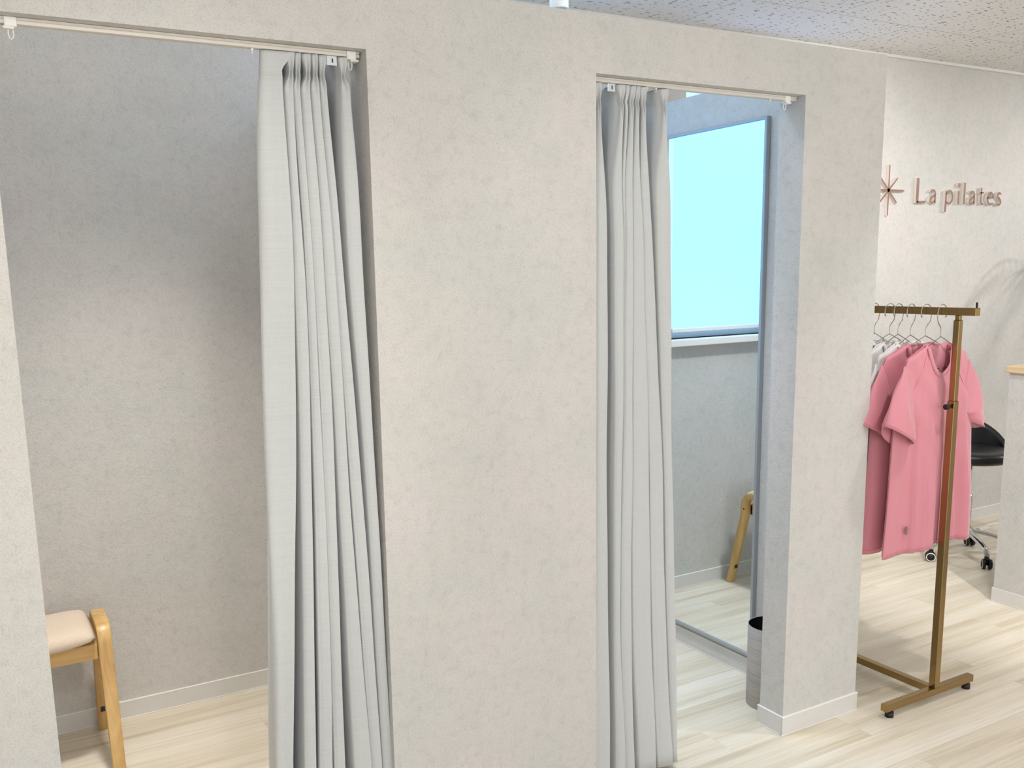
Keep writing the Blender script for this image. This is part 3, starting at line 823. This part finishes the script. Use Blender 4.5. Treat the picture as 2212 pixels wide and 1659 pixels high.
# ------------------------------------------------------------------ reception counter
ct = thing('reception_counter', 'wallpapered reception counter with pale wooden top at the right edge', 'counter', (3.93, .385, 0))
bm = new(); box(bm, 0, .62, -2.2, 0, 0, 1.03); obj('body', bm, WALL, ct)
bm = new(); box(bm, -.012, .632, -2.2, .012, 1.03, 1.06, .004, 2); obj('counter_top', bm, TOPW, ct)
bm = new(); box(bm, -.006, 0, -2.2, .006, 0, ZB, .002, 2); box(bm, 0, .62, 0, .006, 0, ZB, .002, 2); box(bm, -.008, 0, -2.2, .008, 0, .004, .001, 1); obj('baseboard', bm, BASEB, ct)

# ------------------------------------------------------------------ swivel chair behind the counter
ch = thing('swivel_chair', 'black low-backed swivel chair with chrome base behind the shirts', 'chair', (4.43, .86, 0))
bm = new()
for r in [0]:
    prof = [(0, .505), (.12, .505), (.175, .512), (.198, .528), (.203, .545), (.198, .560), (.170, .570), (.09, .566), (0, .562)]
    lathe(bm, prof, 48)
obj('seat', bm, LEATH, ch, True)
bm = new(); lathe(bm, [(.2005, .5465), (.2045, .548), (.2005, .5495)], 48); obj('seat_piping', bm, BLACK, ch, True)
bm = new(); NA, NH = 40, 10; Go = []; Gi = []
a0, a1 = math.radians(-28), math.radians(140)
for i in range(NA + 1):
    a = a0 + (a1 - a0) * i / NA; k = math.sin(PI * i / NA); ro = []; ri = []
    hh_ = .02 + .155 * k ** .9
    for j in range(NH + 1):
        v = j / NH; z = .53 + hh_ * v
        th = .013 * math.sqrt(max(0, 1 - (2 * v - 1) ** 6)) + .002
        r = .200 + .035 * v * k
        ro.append(bm.verts.new(((r + th) * math.cos(a), (r + th) * math.sin(a), z))); ri.append(bm.verts.new(((r - th) * math.cos(a), (r - th) * math.sin(a), z)))
    Go.append(ro); Gi.append(ri)
for i in range(NA):
    for j in range(NH):
        bm.faces.new((Go[i][j], Go[i + 1][j], Go[i + 1][j + 1], Go[i][j + 1])); bm.faces.new((Gi[i][j], Gi[i][j + 1], Gi[i + 1][j + 1], Gi[i + 1][j]))
    bm.faces.new((Go[i][NH], Go[i + 1][NH], Gi[i + 1][NH], Gi[i][NH])); bm.faces.new((Go[i][0], Gi[i][0], Gi[i + 1][0], Go[i + 1][0]))
for i in (0, NA):
    for j in range(NH): bm.faces.new((Go[i][j], Go[i][j + 1], Gi[i][j + 1], Gi[i][j]))
obj('backrest', bm, LEATH, ch, True)
bm = new(); cyl(bm, (0, 0, .13), (0, 0, .33), .024, n=24); cyl(bm, (0, 0, .33), (0, 0, .505), .014, n=24); obj('gas_column', bm, CHROME, ch, True)
bm = new(); lathe(bm, [(0, .155), (.034, .155), (.038, .145), (.038, .115), (.034, .108), (0, .108)], 32); hub = obj('base_hub', bm, CHROME, ch, True)
for k in range(5):
    a = math.radians(170 + 72 * k); ca, sa = math.cos(a), math.sin(a)
    bm = new(); pts = [(.03, .138), (.08, .130), (.15, .112), (.195, .092), (.212, .070), (.214, .055)]
    P = crom(pts, 4); prev = None
    for r, z in P:
        w_ = .021 - .035 * (r - .03)
        hgt = .011
        ring = []
        for q in range(12):
            th = 2 * PI * q / 12
            ring.append(bm.verts.new((r * ca - sa * w_ * math.cos(th), r * sa + ca * w_ * math.cos(th), z + hgt * math.sin(th))))
        if prev:
            for q in range(12): bm.faces.new((prev[q], prev[(q + 1) % 12], ring[(q + 1) % 12], ring[q]))
        else: bm.faces.new(ring[::-1])
        prev = ring
    bm.faces.new(prev)
    lg = obj('base_leg', bm, CHROME, ch, True)
    bm = new(); R_ = .217; cx_, cy_ = R_ * ca, R_ * sa
    sw = math.radians(40 + 95 * k); dx, dy = math.cos(sw), math.sin(sw)
    for sgn in (-1, 1):
        o_ = Vector((cx_ + dx * .008 * sgn, cy_ + dy * .008 * sgn, .0255))
        cyl(bm, o_, o_ + Vector((dx, dy, 0)) * .014 * sgn, .0255, .0235, n=28)
    box(bm, cx_ - .008, cx_ + .008, cy_ - .008, cy_ + .008, .02, .060, .002, 1)
    cs = obj('caster', bm, BLACK, lg, True)
    bm = new()
    for sgn in (-1, 1):
        o_ = Vector((cx_ + dx * .0222 * sgn, cy_ + dy * .0222 * sgn, .0255)); u_ = Vector((-dy, dx, 0)); n_ = Vector((dx, dy, 0)) * sgn
        A = []; B = []
        for q in range(28):
            th = 2 * PI * q / 28; d = u_ * math.cos(th) + Vector((0, 0, 1)) * math.sin(th)
            A.append(bm.verts.new(o_ + d * .0225)); B.append(bm.verts.new(o_ + n_ * .0006 + d * .0185))
        for q in range(28): bm.faces.new((A[q], A[(q + 1) % 28], B[(q + 1) % 28], B[q]))
    # the ring belongs to the wheel face
    w_o = obj('wheel_ring', bm, WPLAS, lg, True)

# ------------------------------------------------------------------ cable on the floor
cb = thing('power_cable', 'white power cable lying on the floor by the rear wall skirting', 'cable', (0, 0, 0))
pts = [(4.72, 1.19, .004), (4.80, 1.145, .004), (4.88, 1.13, .004), (4.97, 1.10, .004), (5.10, 1.13, .004), (5.3, 1.08, .004), (5.6, 1.14, .004)]
bm = new(); tube(bm, crom(pts, 8), .004, 8); obj('cord', bm, WPLAS, cb, True)
bm = new(); box(bm, 4.92, 5.02, 1.085, 1.112, 0, .018, .004, 2); obj('plug', bm, WPLAS, cb, True)

# ------------------------------------------------------------------ potted palm (its fronds throw the shadow at the right of the rear wall)
pl = thing('potted_palm', 'potted palm by the rear wall beyond the right edge, throwing a frond shadow', 'plant', (5.86, .93, 0))
bm = new(); lathe(bm, [(0, 0), (.12, 0), (.15, .30), (.155, .32), (.142, .32), (.135, .28), (0, .27)], 36); obj('pot', bm, POTM, pl, True)
bm = new(); tube(bm, [(0, 0, .27), (.01, .0, .7), (0, .02, 1.2), (0, .02, 1.57)], [.022, .018, .016, .012], 10); obj('trunk', bm, BEECH, pl, True)
rnd = random.Random(4)
for k in range(9):
    a = math.radians(k * 40 + rnd.uniform(-8, 8)); L = rnd.uniform(.38, .50); lift = rnd.uniform(.12, .24)
    if math.sin(a) > .1: L *= .5
    bm = new(); spine = []
    for i in range(15):
        t_ = i / 14; r = L * t_
        spine.append(Vector((r * math.cos(a), .02 + r * math.sin(a), 1.56 + lift * math.sin(t_ * 2.2) - .16 * t_ * t_)))
    tube(bm, spine, [.004 - .003 * i / 14 for i in range(15)], 6)
    side = Vector((-math.sin(a), math.cos(a), 0))
    for i in range(2, 15):
        p = spine[i]; d = (spine[i] - spine[i - 1]).normalized(); ln = .16 * math.sin(PI * (i + 1) / 17) + .03
        for s in (-1, 1):
            q1 = p + (d * .45 + side * s * .8) * ln * .5 + Vector((0, 0, .01)); q2 = p + (d * .75 + side * s * .8) * ln - Vector((0, 0, .35 * ln))
            wv = d * .007; up = Vector((0, 0, .0006))
            A = [bm.verts.new(p), bm.verts.new(q1 + wv), bm.verts.new(q2), bm.verts.new(q1 - wv)]
            B = [bm.verts.new(v.co + up) for v in A]
            bm.faces.new(A); bm.faces.new(B[::-1])
            for z_ in range(4): bm.faces.new((A[z_], B[z_], B[(z_ + 1) % 4], A[(z_ + 1) % 4]))
    obj('frond', bm, LEAF, pl)

# ------------------------------------------------------------------ lights
def light(name, typ, loc, energy, color, target=None, **kw):
    d = bpy.data.lights.new(name, typ); d.energy = energy; d.color = color
    for k, v in kw.items(): setattr(d, k, v)
    o = bpy.data.objects.new(name, d); COL.objects.link(o); o.location = loc
    if target is not None:
        o.rotation_euler = (Vector(target) - Vector(loc)).to_track_quat('-Z', 'Y').to_euler()
    return o
WARM = (1, .975, .945); NEU = (1, .99, .985)
# unseen downlights added to brighten the floor and bounce light to the ceiling
for i, (x, y, e) in enumerate([(-1.4, -1.3, 34), (.5, -1.5, 34), (4.6, -1.9, 26), (-1.4, -3.4, 40), (.8, -3.4, 40), (3.0, -3.4, 24), (5.2, -3.6, 36)]):
    light('floor_bounce_fill', 'SPOT', (x, y, ZC - .02), e, NEU, (x, y, 0), spot_size=math.radians(110), spot_blend=.6, shadow_soft_size=.12)
light('counter_fill_spot', 'SPOT', (2.5, -1.9, ZC - .06), 240, WARM, (3.95, .05, .45), spot_size=math.radians(34), spot_blend=.8, shadow_soft_size=.05)  # added fill, brightens the side face of the counter
light('spot_over_rack', 'SPOT', (2.92, -.55, ZC - .06), 46, WARM, (2.95, -.2, 0), spot_size=math.radians(72), spot_blend=.8, shadow_soft_size=.04)
light('spot_to_sign', 'SPOT', (3.35, -.05, ZC - .06), 92, WARM, (3.8, 1.265, 1.35), spot_size=math.radians(100), spot_blend=1.0, shadow_soft_size=.04)
light('spot_by_palm', 'SPOT', (6.7, -.35, ZC - .06), 120, WARM, (5.3, 1.265, 1.3), spot_size=math.radians(70), spot_blend=.9, shadow_soft_size=.05)
light('spot_to_left_room', 'SPOT', (.35, -2.03, ZC - .08), 50, (1, .95, .88), (.42, .6, 1.05), spot_size=math.radians(36), spot_blend=.7, shadow_soft_size=.10)
light('right_jamb_fill_spot', 'SPOT', (.1, -1.1, ZC - .08), 32, NEU, (2.25, .08, 1.0), spot_size=math.radians(44), spot_blend=.8, shadow_soft_size=.08)  # added fill, aimed along the partition to brighten the jamb face
light('spot_to_partition', 'SPOT', (.6, -2.4, ZC - .08), 9, WARM, (.1, 0, 1.1), spot_size=math.radians(90), spot_blend=.9, shadow_soft_size=.05)
# unseen fill lights added over each fitting room to lift its walls and floor
light('left_room_fill', 'AREA', (.30, .55, ZC - .02), 3.6, NEU, (.30, .55, 0), shape='RECTANGLE', size=.9, size_y=.5)
light('left_room_fill_spot', 'SPOT', (.42, .24, ZC - .03), 118, (1, .94, .86), (.45, .92, 0), spot_size=math.radians(70), spot_blend=1.0, shadow_soft_size=.10)
light('right_room_blue_fill', 'AREA', (1.6, .6, ZC - .02), 6.5, (.66, .86, 1.08), (1.6, .6, 0), shape='RECTANGLE', size=.9, size_y=.5)  # added fill, tinted blue to strengthen the window daylight on the side wall
light('right_room_fill_spot', 'SPOT', (1.75, .24, ZC - .03), 105, (.95, .98, 1), (1.85, 1.0, 0), spot_size=math.radians(72), spot_blend=1.0, shadow_soft_size=.10)

wd_ = bpy.data.worlds.new('ambient_fill'); SC.world = wd_; wd_.use_nodes = True  # even white world light, fills the room through its open camera side
bg = wd_.node_tree.nodes['Background']; bg.inputs[0].default_value = (1, .995, .99, 1); bg.inputs[1].default_value = 2.2

# ------------------------------------------------------------------ camera
cam = bpy.data.cameras.new('camera'); co = bpy.data.objects.new('camera', cam); COL.objects.link(co)
FW = Vector(CAM_FW); RT = Vector(CAM_R); UP = Vector(CAM_U)
M = Matrix((( RT.x, UP.x, -FW.x, 0.0), (RT.y, UP.y, -FW.y, CAM_Y), (RT.z, UP.z, -FW.z, 1.5), (0, 0, 0, 1)))
co.matrix_world = M
cam.sensor_width = 36; cam.lens = 36 * CAM_F / 2212
cam.shift_x = -CAM_CX / 2212; cam.shift_y = -CAM_CY / 2212
cam.clip_start = .02
SC.camera = co
SC.view_settings.view_transform = 'Standard'; SC.view_settings.look = 'None'
SC.view_settings.exposure = EXPOSURE; SC.view_settings.gamma = 1.0; SC.view_settings.use_curve_mapping = False
